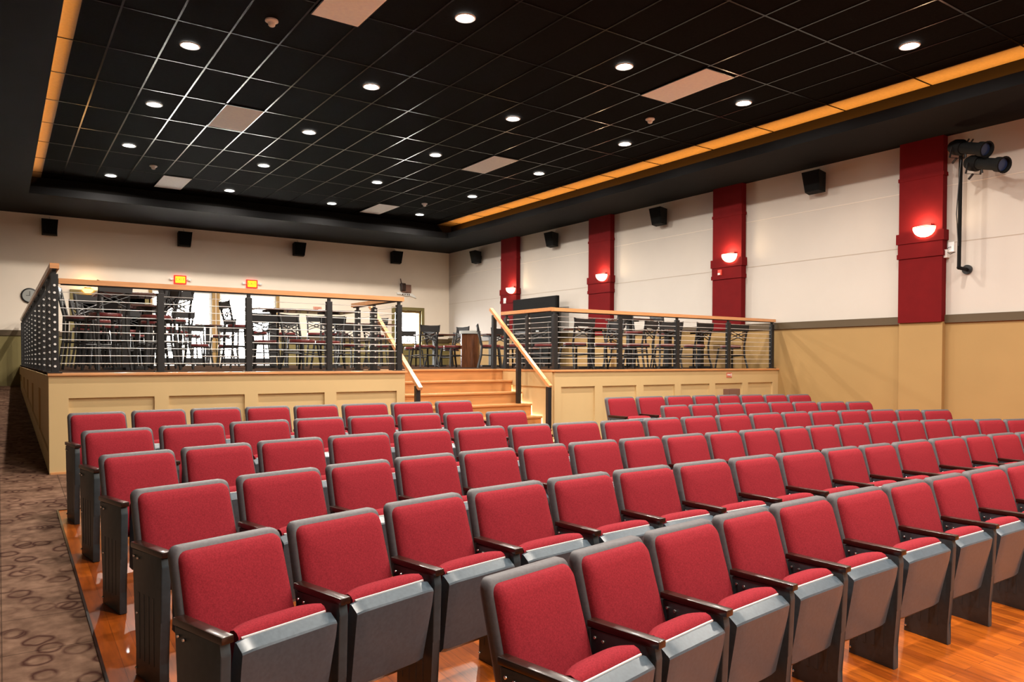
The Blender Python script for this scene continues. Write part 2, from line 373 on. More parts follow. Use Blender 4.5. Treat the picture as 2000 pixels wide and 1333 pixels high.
b.build('window_frame', M['tan'], wnd); MB().box(x0+.05, x1-.05, YB+.078, YB+.084, z0+.05, z1-.08).build('pane', M['glass'], wnd)
# pavement outside the glass doors
struct(MB().box(-4, 16, YB+.2, YB+14, PZ-.3, PZ-.06).build('ground_outside', mat('pale_paving', (.6, .58, .54), .9)))

# pilasters with crown bands
PIL = [(6.03, 6.74), (10.0, 10.75), (14.0, 14.83), (18.1, 18.92)]
for i, (y0, y1) in enumerate(PIL):
    b = MB(); b.box(XR-.14, XR, y0+.0, y1, RZ0+.02, ZS)
    z = EYE+1.98
    b.box(XR-.165, XR, y0-.035, y1+.035, z, z+.17); b.box(XR-.15, XR, y0-.01, y1+.01, z-.23, z); b.box(XR-.16, XR, y0-.022, y1+.022, z-.25, z-.17)
    b.box(XR-.15, XR, y0-.016, y1+.016, EYE+3.03, EYE+3.09)
    o = struct(b.build('wall_pilaster', M['pil']))
    b = MB(); b.box(XR-.10, XR, y0, y1, FL(XR, y0)-.1 if y1 < 9 else PZ-.1, RZ0+.02); struct(b.build('wall_pilaster_base', M['tan']))

# ------------------------------------------------------------------ raised platform
AX0, AX1, ADEP = 4.56, 7.14, 1.43              # stair alcove
PX0, PX1 = 0.45, XR
b = MB()
b.box(PX0, AX0, PY+.035, YB, .0, PZ-.03); b.box(AX1, PX1, PY+.035, YB, .0, PZ-.03); b.box(AX0, AX1, PY+ADEP+.05, YB, .0, PZ-.03)
struct(b.build('platform_body', M['plat']))
def px2x(px):
    r = ray(px, 752); return r.x*PY/r.y
def panel_front(name, xa, xb, pans):
    b = MB(); z0, z1 = .3, PZ-.03; pt = PZ-.27
    b.box(xa, xb, PY, PY+.035, pt, z1); x = xa
    for p0, p1 in pans:
        b.box(x, px2x(p0), PY, PY+.035, z0, pt); x = px2x(p1)
    b.box(x, xb, PY, PY+.035, z0, pt)
    return struct(b.build(name, M['plat']))
panel_front('platform_front_left', PX0, AX0, ((134, 302), (330, 478), (504, 634), (657, 775)))
panel_front('platform_front_right', AX1, PX1, ((1096, 1162), (1177, 1243), (1257, 1318), (1330, 1386), (1397, 1450), (1461, 1509)))
# baseboards
for i, (xa, xb) in enumerate(((PX0-.012, AX0), (AX1, PX1-.15))):
    zb0, zb1 = FL(xa, PY), FL(xb, PY)
    struct(MB().hexa([(xa, PY-.014, zb0-.05), (xb, PY-.014, zb1-.05), (xb, PY, zb1-.05), (xa, PY, zb0-.05),
                      (xa, PY-.014, zb0+.02), (xb, PY-.014, zb1+.02), (xb, PY, zb1+.02), (xa, PY, zb0+.02)]).build('baseboard_%s' % ('left', 'right')[i], M['oak']))
# alcove side rails / panels
for sx, x in ((1, AX0), (-1, AX1)):
    xa, xb = sorted((x, x+sx*.02)); b = MB()
    b.box(xa, xb, PY+.035, PY+ADEP, PZ-.27, PZ-.03)
    b.box(xa, xb, PY+.035, PY+.2, .3, PZ-.27)
    struct(b.build('trim_%d' % (6 if sx > 0 else 7), M['plat']))
# side face boards on the aisle side
b = MB(); b.box(PX0-.02, PX0, PY, YB, PZ-.22, PZ-.03)
for y in (9.2, 11.6, 14.0, 16.4, 18.8, 21.2): b.box(PX0-.02, PX0, y, y+.18, .3, PZ-.22)
for y0, y1 in ((9.38, 11.6), (11.78, 14), (14.18, 16.4), (16.58, 18.8), (18.98, 21.2)):
    b.hexa([(PX0-.02, y0, FL(0, y0)-.05), (PX0, y0, FL(0, y0)-.05), (PX0, y1, FL(0, y1)-.05), (PX0-.02, y1, FL(0, y1)-.05),
            (PX0-.02, y0, FL(0, y0)+.2), (PX0, y0, FL(0, y0)+.2), (PX0, y1, FL(0, y1)+.2), (PX0-.02, y1, FL(0, y1)+.2)])
struct(b.build('platform_side', M['plat']))
# platform deck and nosing
deck = mat('dark_deck_carpet', (.035, .022, .016), .95, spec=0.0, noise=(12, .3))
b = MB(); b.box(PX0, AX0, PY+.08, YB, PZ-.03, PZ-.005); b.box(AX1, PX1, PY+.08, YB, PZ-.03, PZ-.005); b.box(AX0, AX1, PY+ADEP+.06, YB, PZ-.03, PZ-.005)
struct(b.build('floor_platform', deck))
b = MB(); b.box(PX0-.03, AX0+.03, PY-.03, PY+.08, PZ-.03, PZ, .004); b.box(AX1-.03, PX1, PY-.03, PY+.08, PZ-.03, PZ, .004)
b.box(AX0+.03, AX0-.05, PY+.08, PY+ADEP-.03, PZ-.03, PZ); b.box(AX1-.03, AX1+.05, PY+.08, PY+ADEP-.03, PZ-.03, PZ)
struct(b.build('trim_8', M['oak']))

# stairs
NS = 5; RUN = .28; RISE = (PZ-FL(5.8, 9.3))/6
st = thing('staircase', 'light oak steps rising between the two halves of the panelled platform', 'stairs', ((AX0+AX1)/2, PY, FL(5.8, PY)))
def loc_(o, root): o.matrix_parent_inverse = Matrix.Translation(-root.location); return o
for k in range(6):                              # k = 0 is the platform edge
    ny = PY+ADEP-.03 - RUN*k; z = PZ-RISE*k
    xa, xb = AX0+.021, AX1-.021
    if ny < PY+.03: xa, xb = AX0+.03, AX1-.03
    loc_(MB().box(xa, xb, ny, ny+RUN+.03 if k else ny+.09, z-.03, z, .006).build('tread', M['step'], st), st)
    loc_(MB().box(xa, xb, ny+.03, ny+.05, z-RISE if k < 5 else FL(5.8, ny)-.05, z-.03).build('riser', M['step'], st), st)

# ------------------------------------------------------------------ cable guards
POST = .07
def post_mesh(b, x, y, z0, z1, foot=True):
    b.box(x-POST/2, x+POST/2, y-POST/2, y+POST/2, z0, z1-.06, .004)
    b.box(x-.018, x+.018, y-.018, y+.018, z1-.06, z1-.02)
    if foot: b.box(x-.065, x+.065, y-.065, y+.065, z0, z0+.012)
    return b
def guard(name, label, p0, p1, posts, ztop, ncab, zc0, dzc, ferrule=False, ends=(0, 0)):
    t = thing(name, label, 'railing', (p0[0], p0[1], PZ)); p0, p1 = Vector((*p0, 0)), Vector((*p1, 0)); d = (p1-p0).normalized()
    for s in posts:
        q = p0 + d*s
        loc_(post_mesh(MB(), q.x, q.y, PZ, ztop-.045).build('post', M['black'], t), t)
    a = p0 - d*ends[0]; c = p1 + d*ends[1]
    loc_(MB().beam((a.x, a.y, ztop-.0275), (c.x, c.y, ztop-.0275), .085, .055).build('handrail', M['oak'], t), t)
    loc_(MB().beam((a.x+d.x*.02, a.y+d.y*.02, ztop-.062), (c.x-d.x*.02, c.y-d.y*.02, ztop-.062), .04, .012).build('top_bar', M['black'], t), t)
    for k in range(ncab):
        z = zc0 + dzc*k; b = MB(); b.tube((p0.x, p0.y, z), (p1.x, p1.y, z), .0036, n=6)
        if ferrule:
            for s in posts:
                q = p0 + d*s; b.tube((q.x, q.y-POST/2-.012, z), (q.x, q.y-POST/2+.002, z), .0125, n=10)
        loc_(b.build('cable', M['cable'], t), t)
    return t
GY = PY+.06; ZT = EYE+.862
guard('cable_railing', 'black post and steel cable railing with oak top along the left platform front', (PX0+.09, GY), (4.50, GY), (0.98, 1.96, 2.97, 3.96), ZT, 10, PZ+.10, .0845, ends=(.01, .06))
guard('cable_railing', 'black post and steel cable railing with oak top along the right platform front', (AX1+.05, GY), (12.62, GY), (0, 1.37, 2.74, 4.12, 5.43), ZT-.03, 10, PZ+.10, .082, ends=(.04, .07))
guard('cable_railing', 'short cable railing returning back along the left side of the stairs', (4.46, GY+.1), (4.46, PY+ADEP+.05), (.62, 1.22), ZT, 10, PZ+.10, .0845, True, ends=(.05, .05))
guard('cable_railing', 'short cable railing returning back along the right side of the stairs', (AX1+.05, GY+.1), (AX1+.05, PY+ADEP+.05), (.62, 1.25), ZT-.02, 10, PZ+.10, .082, True, ends=(.05, .05))
guard('cable_railing', 'tall post and cable railing along the carpeted left side aisle, steel fittings on every post', (PX0+.04, 9.23), (PX0+.04, 22.0),
      (0.0, .95, 2.25, 3.63, 5.07, 6.4, 7.65, 9.0, 10.35, 11.4, 12.6), EYE+1.01, 12, PZ+.07, .0775, True, ends=(.09, .1))

# stair handrails
def stair_rail(label, x, y0, z0, y1, z1, posts):
    t = thing('stair_handrail', label, 'handrail', (x, y0, z0))
    loc_(MB().beam((x, y0, z0), (x, y1, z1), .06, .05).build('rail', M['oak'], t), t)
    loc_(MB().beam((x, y0+.1*(y1-y0), z0+.1*(z1-z0)-.034), (x, y1-.1*(y1-y0), z1-.1*(z1-z0)-.034), .03, .014).build('bracket_bar', M['black'], t), t)
    for y, zb in posts:
        zt = z0+(z1-z0)*(y-y0)/(y1-y0)-.03
        loc_(MB().box(x-.033, x+.033, y-.033, y+.033, zb, zt, .004).build('post', M['black'], t), t)
    return t
def treadz(y):
    k = max(0, math.ceil((PY+ADEP-.03-y)/RUN)); return PZ-RISE*k if k < 6 else FL(5.8, y)
stair_rail('oak handrail sloping down the right side of the platform stairs', 6.98, 9.10, EYE-.40, 10.78, EYE+.885, ((9.14, FL(7, 9.14)), (9.95, treadz(9.95)), (10.68, PZ)))
stair_rail('oak handrail sloping down the left side of the platform stairs', 4.72, 9.05, EYE-.385, 10.70, EYE+.84, ((9.14, FL(4.7, 9.14)), (9.95, treadz(9.95)), (10.62, PZ)))

# ------------------------------------------------------------------ theatre seats
REC = .34
def rr(w_top, w_bot, z0, z1, r, n=5):           # rounded outline (x, z), tapering
    pts = []
    for cx, cz, a0 in ((w_top/2-r, z1-r, 0), (-w_top/2+r, z1-r, 90), (-w_bot/2+r*.6, z0+r*.6, 180), (w_bot/2-r*.6, z0+r*.6, 270)):
        q = r if a0 < 180 else r*.6
        for i in range(n): a = math.radians(a0+90*i/(n-1)); pts.append((cx+q*math.cos(a), cz+q*math.sin(a)))
    return pts
def loft(sections, m=None):                     # list of equal-length closed rings
    b = MB(); R = [[b.bm.verts.new(p) for p in s] for s in sections]
    for A, B in zip(R, R[1:]):
        for i in range(len(A)): b.bm.faces.new((A[i], A[(i+1) % len(A)], B[(i+1) % len(A)], B[i]))
    b.bm.faces.new(R[0][::-1]); b.bm.faces.new(R[-1]); return b
def lean(p): x, y, z = p; k = (.86-z); return (x, y - k*REC + .10*k*k, z)
def inset(pts, d, w0, z0, z1):
    cz = (z0+z1)/2; out = []
    for x, z in pts:
        out.append((x - math.copysign(min(abs(x), d), x)*1.0, z - (d if z > cz else -d)))
    return out
WB = .50
def make_seat():
    t = thing('theatre_seat', 'x', 'theatre seat')
    O = rr(.496, .520, .36, .86, .038)
    secs = [[(x, .0, z) for x, z in inset(O, .010, 0, .36, .86)], [(x, .012, z) for x, z in O], [(x, .045, z) for x, z in O],
            [(x, .075, z) for x, z in inset(O, .02, 0, .36, .86)], [(x, .085, z) for x, z in inset(O, .06, 0, .36, .86)]]
    loft(secs).map(lean).build('back_shell', M['rim'], t, smooth=50)
    secs = [[(x, .004, z) for x, z in inset(O, .016, 0, .36, .86)], [(x, -.014, z) for x, z in inset(O, .018, 0, .36, .86)],
            [(x, -.028, z) for x, z in inset(O, .026, 0, .36, .86)], [(x, -.036, z) for x, z in inset(O, .06, 0, .36, .86)], [(x, -.040, z) for x, z in inset(O, .14, 0, .36, .86)]]
    loft(secs).map(lean).build('back_cushion', M['red'], t, smooth=60)
    # folded-up seat: plastic pan facing forward, cushion behind it
    prof = [(-.335, .20), (-.365, .225), (-.425, .50), (-.434, .552), (-.430, .560), (-.388, .588), (-.376, .588), (-.350, .50), (-.290, .21)]
    n = 12; secs = []
    for i in range(n+1):
        u = -1+2*i/n; k = 1-abs(u)**10*.16; q = 1-.05*(abs(u)**12)
        x = u*.214
        secs.append([((u*(.214-.03*max(0, (.36-z))/.16*.5)), -.37+(y+.37)*k, .40+(z-.40)*q) for y, z in prof])
    loft(secs).build('seat_pan', M['shell'], t, smooth=22)
    prof = [(-.300, .27), (-.372, .575), (-.374, .592), (-.355, .612), (-.325, .622), (-.292, .612), (-.270, .585), (-.262, .52), (-.262, .30), (-.28, .25)]
    secs = []
    for i in range(n+1):
        u = -1+2*i/n; k = 1-abs(u)**4*.35
        secs.append([(u*.198, -.375+(y+.375)*k, .59+(z-.59)*(k if z > .59 else 1)) for y, z in prof])
    cu = loft(secs).build('seat_cushion', M['red'], t, smooth=60)
    MB().box(-.190, .190, -.382, -.376, .587, .5925).build('piping', M['cable'], cu)
    return t
seat0 = make_seat()
def make_side(parent, xoff):
    prof = [(-.105, .60), (-.41, .605), (-.418, .56), (-.405, .30), (-.385, .10), (-.395, -.024), (-.135, -.008), (-.15, .12), (-.125, .35)]
    b = MB(); b.prism(prof, 'x', xoff-.021, xoff+.021, .006, 2)
    for k in range(4): b.box(xoff-.0225, xoff+.0225, -.335+.05*k, -.318+.05*k, .08, .40)
    s = b.build('pedestal', M['stand'], parent, smooth=40)
    MB().box(xoff-.025, xoff+.025, -.43, -.095, .603, .632, .007).build('armrest', M['darkwood'], parent, smooth=40)
    for y, z in ((-.135, .57), (-.175, .565), (-.165, .30), (-.15, .03)):
        MB().ball((xoff-.024, y, z), .007, 8, 5).build('bolt', M['chrome'], s)
make_side(seat0, -.275)
seat_end = make_seat(); make_side(seat_end, -.275); make_side(seat_end, .275)

ROWS = [  # image positions of the top-left corners of every seat back, front row first
 ('front', 'the front row', [(953,1135.6),(1122,1081),(1267,1042),(1399.5,1009.5),(1512,987.7),(1627.4,968),(1731.4,948.7),(1814,935),(1893.8,924),(1962,911)], 1, False, 'row'),
 ('second', 'the second row', [(336.5,1073.5),(565.8,1022.8),(753.7,986),(916.6,958.7),(1069,934.5),(1201.8,920),(1321.5,907.6),(1429.7,896.4),(1523.5,887.4),(1609,877.7),(1685,871.6),(1751.4,866),(1819,858),(1877.4,851.4),(1934.8,849)], 1, False, 'row'),
 ('third', 'the third row', [(259,960.5),(464.5,932),(637,908.6),(773,895),(901.4,884),(1014,872.8),(1116,866),(1213,858),(1299.6,852.5),(1381,845.8),(1450,841.7),(1518,836.8),(1578,833),(1635.5,830),(1693,826.6),(1745.8,823),(1798.6,820.5),(1853,819.5),(1907,819),(1964,819)], 0, True, 'row'),
 ('fourth', 'the fourth row', [(196.6,891.5),(357,876.5),(502,861.5),(642.4,852.5),(772,844.6),(888,837),(992.5,831),(1084.8,828),(1176,823),(1259,818.7),(1334.5,815.4),(1401,812),(1466,808.6),(1528,805.7),(1582.6,804),(1637.7,802),(1694,800.5),(1750,800.2),(1803,800.7)], 0, True, 'row'),
 ('fifth', 'the fifth row left of the stairs', [(160,843.5),(312,833.6),(449.5,825),(574,818),(681,814),(777.6,810),(868.8,807.5),(951.6,804.8)], 0, True, 'left'),
 ('fifth', 'the fifth row right of the stairs', [(1294,793),(1349,791),(1400,789),(1451,787),(1501,785.5),(1548,785),(1599.5,785.2),(1655,785)], 0, True, 'right'),
 ('back', 'the back row left of the stairs', [(133.6,808.4),(258,803),(373,798.5),(478.6,794.6),(577,793.4),(669.4,790.4),(764,787),(852,784.6)], 0, True, 'left'),
 ('back', 'the back row right of the stairs', [(1183.8,777),(1244.5,775.5),(1300.8,774),(1354,772.6),(1402,771.8),(1446,771.5),(1492.5,771),(1538.8,771)], 0, True, 'right'),
]
def on_top_plane(px, py):
    r = ray(px, py); k = -.90/(r.z - .06*r.y + .008*r.x); return Vector((r.x*k, r.y*k))
used = {False: False, True: False}
for key, words, pts, extra, closed, side in ROWS:
    P = [on_top_plane(*p) for p in pts]
    n0 = len(P)
    # ease measuring noise along the row, keep the ends
    Q = [p.copy() for p in P]
    for _ in range(2):
        R = [q.copy() for q in Q]
        for i in range(1, len(Q)-1): R[i].y = .25*Q[i-1].y + .5*Q[i].y + .25*Q[i+1].y
        Q = R
    P = Q
    step = P[-1]-P[-2]
    for k in range(extra+1): P.append(P[-1] + step*(min(max(.55/step.length, .9), 1.2)))
    n = len(P)-1
    for i in range(n):
        a, c = P[i], P[i+1]
        d = c-a; w = d.length; ang = math.atan2(d.y, d.x)
        gap = .055
        mid = a + d*((w-gap*1.0)/2/w)            # centre of the back top edge
        last = closed and i == n-1
        if last and used[True] is False: pass
        sx = w/.55
        label = 'red folding seat, %s from the left in %s' % (ORD[i], words)
        if i == 0: label = 'red folding seat at the left end of %s' % words
        if last: label = 'red folding seat at the right end of %s' % words
        grp = 'red folding theatre seats in %s' % words
        cx, cy = mid
        # origin sits under the back's top edge at floor level
        z = FL(cx, cy)
        if not used[last]:
            o = seat_end if last else seat0; used[last] = True
            o.location = (cx, cy, z); o.rotation_euler = (0, 0, ang); o['label'] = label; o['group'] = grp
        else: o = dup(seat_end if last else seat0, (cx, cy, z), ang, label, grp)
        o.scale = (sx, 1, 1)

# ------------------------------------------------------------------ café furniture on the platform
def make_cafe(name, sh, cat):
    t = thing(name, 'x', cat)
    fr = M['black']; hs = .20
    b = MB(); b.prism([(hs*math.cos(a)*1.0, hs*math.sin(a)*1.0) for a in [2*PI*i/20 for i in range(20)]], 'z', sh-.05, sh, .015)
    b.build('seat', M['vinyl'], t, smooth=50)
    MB().lathe([(.17, sh-.075), (.205, sh-.07), (.205, sh-.048), (.17, sh-.045)], 20).build('seat_ring', fr, t)
    top = sh+.40
    for sx in (-1, 1):
        MB().path([(sx*.215, .25, 0), (sx*.185, .19, sh*.55), (sx*.185, .18, sh-.02), (sx*.20, .27, top)], .019, 8).build('rear_leg', fr, t)
        MB().path([(sx*.21, -.21, 0), (sx*.165, -.16, sh-.06)], .019, 8).build('leg', fr, t)
    b = MB(); b.prism([(-.215, top-.135), (.215, top-.135), (.232, top+.012), (.19, top), (0, top-.008), (-.19, top), (-.232, top+.012)], 'y', .255, .275)
    b.build('top_slat', fr, t)
    b = MB()
    for s in (-1, 1):
        for dz in (-.035, .035): b.tube((-.19*s, .20, sh+.10+dz*.8), (.19*s, .245, top-.15+dz*.8), .009, n=6)
    rg = [(.05*math.cos(a), .222, sh+.17+.035*math.sin(a)) for a in [2*PI*i/12 for i in range(13)]]
    b.path(rg, .008, 6)
    b.build('cross_brace', fr, t)
    b = MB(); z = sh*.45
    b.tube((-.19, -.185, z), (.19, -.185, z), .01, n=6); b.tube((-.195, .205, z+.05), (.195, .205, z+.05), .01, n=6)
    b.tube((-.19, -.185, z+.03), (-.195, .205, z+.05), .01, n=6); b.tube((.19, -.185, z+.03), (.195, .205, z+.05), .01, n=6)
    b.build('stretcher', fr, t)
    return t
def make_table(name, h, lx, ly, cat, legs=1):
    t = thing(name, 'x', cat)
    MB().box(-lx/2, lx/2, -ly/2, ly/2, h-.035, h, .008).build('tabletop', M['tabletop'], t)
    for k in range(legs):
        x = 0 if legs == 1 else (-lx*.28, lx*.28)[k]
        MB().box(x-.05, x+.05, -.05, .05, .03, h-.035).build('pedestal', M['black'], t)
        MB().box(x-.15, x+.15, -.15, .15, h-.055, h-.035).build('mount_plate', M['black'], t)
        b = MB(); b.beam((x-.28, 0, .018), (x+.28, 0, .018), .07, .035); b.beam((x, -.28, .018), (x, .28, .018), .07, .035); b.build('foot', M['black'], t)
    return t
stool0 = make_cafe('bar_stool', .76, 'stool'); chair0 = make_cafe('cafe_chair', .46, 'chair')
bar1 = make_table('bar_table', 1.07, .76, .76, 'table'); bar2 = make_table('long_bar_table', 1.07, 1.85, .76, 'table', 2)
din1 = make_table('cafe_table', .76, .76, .76, 'table'); din2 = make_table('long_cafe_table', .76, 1.7, .76, 'table', 2)
first = set()
def place(proto, px, depth, rz, label, group):
    if px < 60: x, y = px, depth
    else: r = ray(px, 700); x, y = r.x*depth, r.y*depth
    y = min(max(y, PY+.45), YB-.45); x = min(max(x, PX0+.45), XR-.5)
    if proto.name not in first:
        first.add(proto.name); proto.location = (x, y, PZ); proto.rotation_euler = (0, 0, math.radians(rz)); proto['label'] = label; proto['group'] = group; return proto
    return dup(proto, (x, y, PZ), math.radians(rz), label, group)
GB, GD = 'bar stools on the left half of the platform', 'café chairs on the platform'
GT, GU = 'bar tables on the platform', 'café tables on the platform'
place(bar1, 246, 10.5, 0, 'dark bar table just behind the left front railing, near the dark doorway', GT)
place(bar1, 290, 12.9, 8, 'dark bar table behind the nearest one, in front of the glass doors', GT)
place(bar1, 405, 19.8, 0, 'small bar table standing in front of the bright glass doors', GT)
place(bar2, 588, 13.9, 0, 'long dark bar table behind the middle of the left railing', GT)
place(bar2, 697, 18.9, 0, 'long dark bar table far back, left of the stairs', GT)
place(bar1, 1229, 16.6, 0, 'dark bar table by the red pilaster, right of the stairs', GT)
place(din1, 9.3, 10.85, 0, 'square café table just right of the stair railing', GU)
place(din2, 11.6, 10.6, 0, 'long café table behind the right front railing', GU)
place(din1, 850, 17.6, 0, 'square café table left of the polished wooden drum', GU)
place(din1, 960, 17.6, 0, 'square café table right of the polished wooden drum', GU)
S = [(158, 10.6, 80, 'bar stool nearest the left corner post'), (190, 11.6, 20, 'bar stool seen under the glowing lamp by the doorway'), (207, 9.95, 200, 'bar stool tight behind the left railing, left of the first bar table'),
     (222, 13.6, 150, 'bar stool in front of the dark doorway'), (165, 14.5, -30, 'bar stool at the left casing of the dark doorway'), (250, 15.5, 180, 'bar stool in the middle of the left cluster'),
     (305, 10.4, -80, 'bar stool beside the second railing post'), (336, 11.2, 190, 'tall bar stool with its back against the glass doors glare'), (318, 14.0, 30, 'bar stool behind the second railing post'),
     (348, 15.9, 200, 'bar stool with a crossed back in front of the left glass door'), (268, 18.5, 90, 'bar stool far back near the doorway'),
     (180, 13.0, 60, 'bar stool left of the second bar table, in front of the dark doorway'), (196, 16.2, 0, 'bar stool facing the room from inside the left cluster'), (236, 17.2, 30, 'bar stool behind the left cluster, right of the doorway casing'),
     (318, 17.0, 120, 'bar stool behind the left cluster, in front of the left glass door casing'), (375, 18.6, 60, 'bar stool left of the small bar table by the glass doors'), (432, 18.4, -70, 'bar stool right of the small bar table by the glass doors'),
     (300, 12.0, -60, 'bar stool right of the second bar table, behind the second railing post'), (570, 19.0, 0, 'bar stool far back before the right casing of the glass doors'),
     (468, 13.1, 98, 'bar stool seen side on beside the middle railing post'), (503, 16.3, 180, 'bar stool whose crossed back shows through the glass door glare'), (560, 16.8, 20, 'bar stool under the left end of the long bar table'),
     (618, 16.9, -20, 'bar stool beside the pedestal of the long bar table'), (664, 17.0, 0, 'bar stool with a red seat behind the fourth railing post'), (735, 18.2, 170, 'bar stool behind the left stair return railing'),
     (1238, 15.6, 0, 'bar stool with its back to the camera at the right bar table'), (1300, 16.6, 85, 'bar stool seen edge on against the white wall right of the red pilaster')]
for px, d, rz, lb in S: place(stool0, px, d, rz, lb, GB if px < 800 else 'bar stools on the right half of the platform')
D = [(388, 15.0, 10, 'café chair with a dark red seat in front of the left glass door'), (446, 15.6, -15, 'café chair with a dark red seat left of the middle railing post'), (520, 12.0, 160, 'café chair low behind the left railing'),
     (590, 11.6, 30, 'café chair under the long bar table'), (640, 12.3, -40, 'café chair beside the fourth railing post'), (690, 14.6, 15, 'café chair left of the stair return railing'),
     (740, 15.6, 120, 'café chair right behind the stair return railing'),
     (806, 17.9, 0, 'café chair below the bright window'), (828, 15.4, 180, 'café chair with a pink seat nearest the top of the stairs'), (858, 16.4, 95, 'café chair seen edge on, left of the square table'),
     (884, 15.8, -85, 'café chair facing left beside the polished drum'), (881, 19.0, -80, 'café chair farther back, facing left'),
     (958, 15.0, 60, 'café chair just right of the polished drum'), (990, 16.4, 10, 'café chair behind the top post of the right stair rail'), (1010, 14.6, -60, 'café chair behind the right stair rail'),
     (1064, 14.2, -10, 'café chair in front of the big black panel'), (1036, 17.4, 90, 'café chair left of the big black panel'), (8.2, 10.0, 180, 'café chair with its crossed back to the camera, left of the pilaster'),
     (8.86, 9.95, -90, 'café chair facing left below the red pilaster'), (9.62, 9.9, 195, 'café chair with its back to the second right railing post'), (10.25, 10.95, 80, 'café chair facing right at the left end of the long table'),
     (10.30, 9.85, 150, 'café chair by the third right railing post'), (10.97, 9.78, 180, 'café chair with a crossed back in the middle of the long table'), (11.05, 12.0, 0, 'café chair behind the long table, facing the camera'),
     (12.05, 9.80, 168, 'café chair at the right end of the long table')]
for px, d, rz, lb in D: place(chair0, px, d, rz, lb, GD)
# polished wooden drum
r = ray(918, 700); k = 15.6
dr = thing('wooden_drum', 'polished dark wooden drum table standing beyond the top of the stairs', 'drum', (r.x*k, r.y*k, PZ))
MB().lathe([(0, 0), (.20, 0), (.20, .70), (0, .70)], 32).build('body', M['drum'], dr, smooth=40)
MB().lathe([(0, .70), (.225, .70), (.225, .76), (0, .765)], 32).build('rim_top', M['silver'], dr, smooth=40)
# big black panel on a stand against the right wall
def yat(px, X):
    r = ray(px, 640); return X*r.y/r.x
cy0, cy1 = yat(1085, 12.3), yat(1000, 12.3); cm = (cy0+cy1)/2; ch = (cy1-cy0)/2
cb = thing('black_screen', 'big black flat panel standing near the right wall behind the stair railing', 'screen', (12.38, cm, PZ))
MB().box(-.05, .05, -ch, ch, .55, 1.90, .01).build('panel', M['blackmatt'], cb)
MB().box(-.058, -.05, -ch+.04, ch-.04, .6, 1.86).build('screen_face', M['blackmatt'], cb)
MB().box(-.03, .06, -ch+.1, ch-.1, .05, .56).build('skirt', M['blackmatt'], cb)
for q in (-ch+.3, ch-.3): MB().box(-.25, .25, q-.04, q+.04, 0, .06).build('foot', M['black'], cb)
MB().box(-.064, -.059, -.25, -.12, .95, 1.12).build('paper_tag', M['paper'], cb)

# ------------------------------------------------------------------ wall fittings
def text_mesh(name, s, size, m, parent, loc, rot):
    cu = bpy.data.curves.new(name, 'FONT'); cu.body = s; cu.size = size; cu.extrude = .003; cu.align_x = 'CENTER'; cu.align_y = 'CENTER'
    to = bpy.data.objects.new(name, cu); C.objects.link(to); dg = bpy.context.evaluated_depsgraph_get()
    me = bpy.data.meshes.new_from_object(to.evaluated_get(dg)); bpy.data.objects.remove(to); me.materials.clear(); me.materials.append(m)
    o = bpy.data.objects.new(name, me); C.objects.link(o); o.parent = parent; o.location = loc; o.rotation_euler = rot; return o
for x, lb in ((4.17, 'lit EXIT sign with twin emergency lamps above the left glass door'), (6.12, 'lit EXIT sign above the right glass door')):
    t = thing('exit_sign', lb, 'exit sign', (x, YB, EYE+2.11), 0, 'lit exit signs on the back wall')
    MB().box(-.16, .16, -.05, 0, 0, .24, .006).build('housing', M['exit_red'], t)
    MB().box(-.125, .125, -.056, -.05, .03, .205).build('face', M['exit_face'], t)
    text_mesh('lettering', 'EXIT', .115, M['redpaint'], t, (0, -.060, .117), (PI/2, 0, 0))
    for s in (-1, 1):
        l = MB(); l.tube((s*.16, -.02, .12), (s*.22, -.05, .12), .012); l.lathe([(0, 0), (.045, .01), (.05, .05), (0, .055)], 12, (s*.235, -.05, .09))
        l.build('lamp_head', M['white'], t)
# small faded red notice
t = thing('wall_notice', 'small faded red notice on the back wall right of the glass doors', 'notice', (8.10, YB, EYE+1.55))
MB().box(-.13, .13, -.012, 0, 0, .10).build('board', mat('faded_sign', (.66, .36, .26), .7), t)
text_mesh('lettering', 'EXIT', .085, mat('faded_red', (.62, .16, .10), .6), t, (0, -.014, .05), (PI/2, 0, 0))
# clock by the left rail
t = thing('wall_clock', 'round grey wall clock on the back wall beside the left side railing', 'clock', (.66, YB, EYE+1.61))
MB().lathe([(0, 0), (.19, 0), (.19, .035), (.165, .04), (.16, .028), (0, .028)], 28).map(lambda p: (p[0], -p[2], p[1])).build('case', M['black'], t, smooth=40)
MB().lathe([(0, .03), (.158, .03)], 28).map(lambda p: (p[0], -p[2], p[1])).build('dial', M['silver'], t)
MB().box(-.006, .006, -.034, -.032, 0, .11).box(-.08, 0, -.034, -.032, -.005, .005).build('hand', M['black'], t)
# carved wall ornament above the window
t = thing('wall_ornament', 'small carved dark ornament with a pale scroll beneath, above the window', 'ornament', (11.06, YB, EYE+2.14))
MB().box(-.12, .20, -.10, 0, .10, .36, .01).build('block', M['brownbox'], t)
MB().box(-.17, .0, -.13, 0, .14, .40, .03).build('side_block', M['darkwood'], t)
MB().beam((-.13, -.06, .38), (-.17, -.06, .55), .02, .02, (0, 1, 0)).build('stick', M['darkwood'], t)
b = MB(); pts = [(-.30, .09), (-.12, .11), (.05, .08), (.22, .10), (.36, .01), (.42, -.07), (.30, -.04), (.18, .0), (.02, -.01), (-.14, .03), (-.28, .03)]
b.prism(pts, 'y', -.05, 0); b.build('scroll', M['paper'], t)
for x in (-.1, -.02, .06, .13): MB().box(x, x+.035, -.056, -.05, .015, .06).build('letter_mark', M['darkwood'], t)
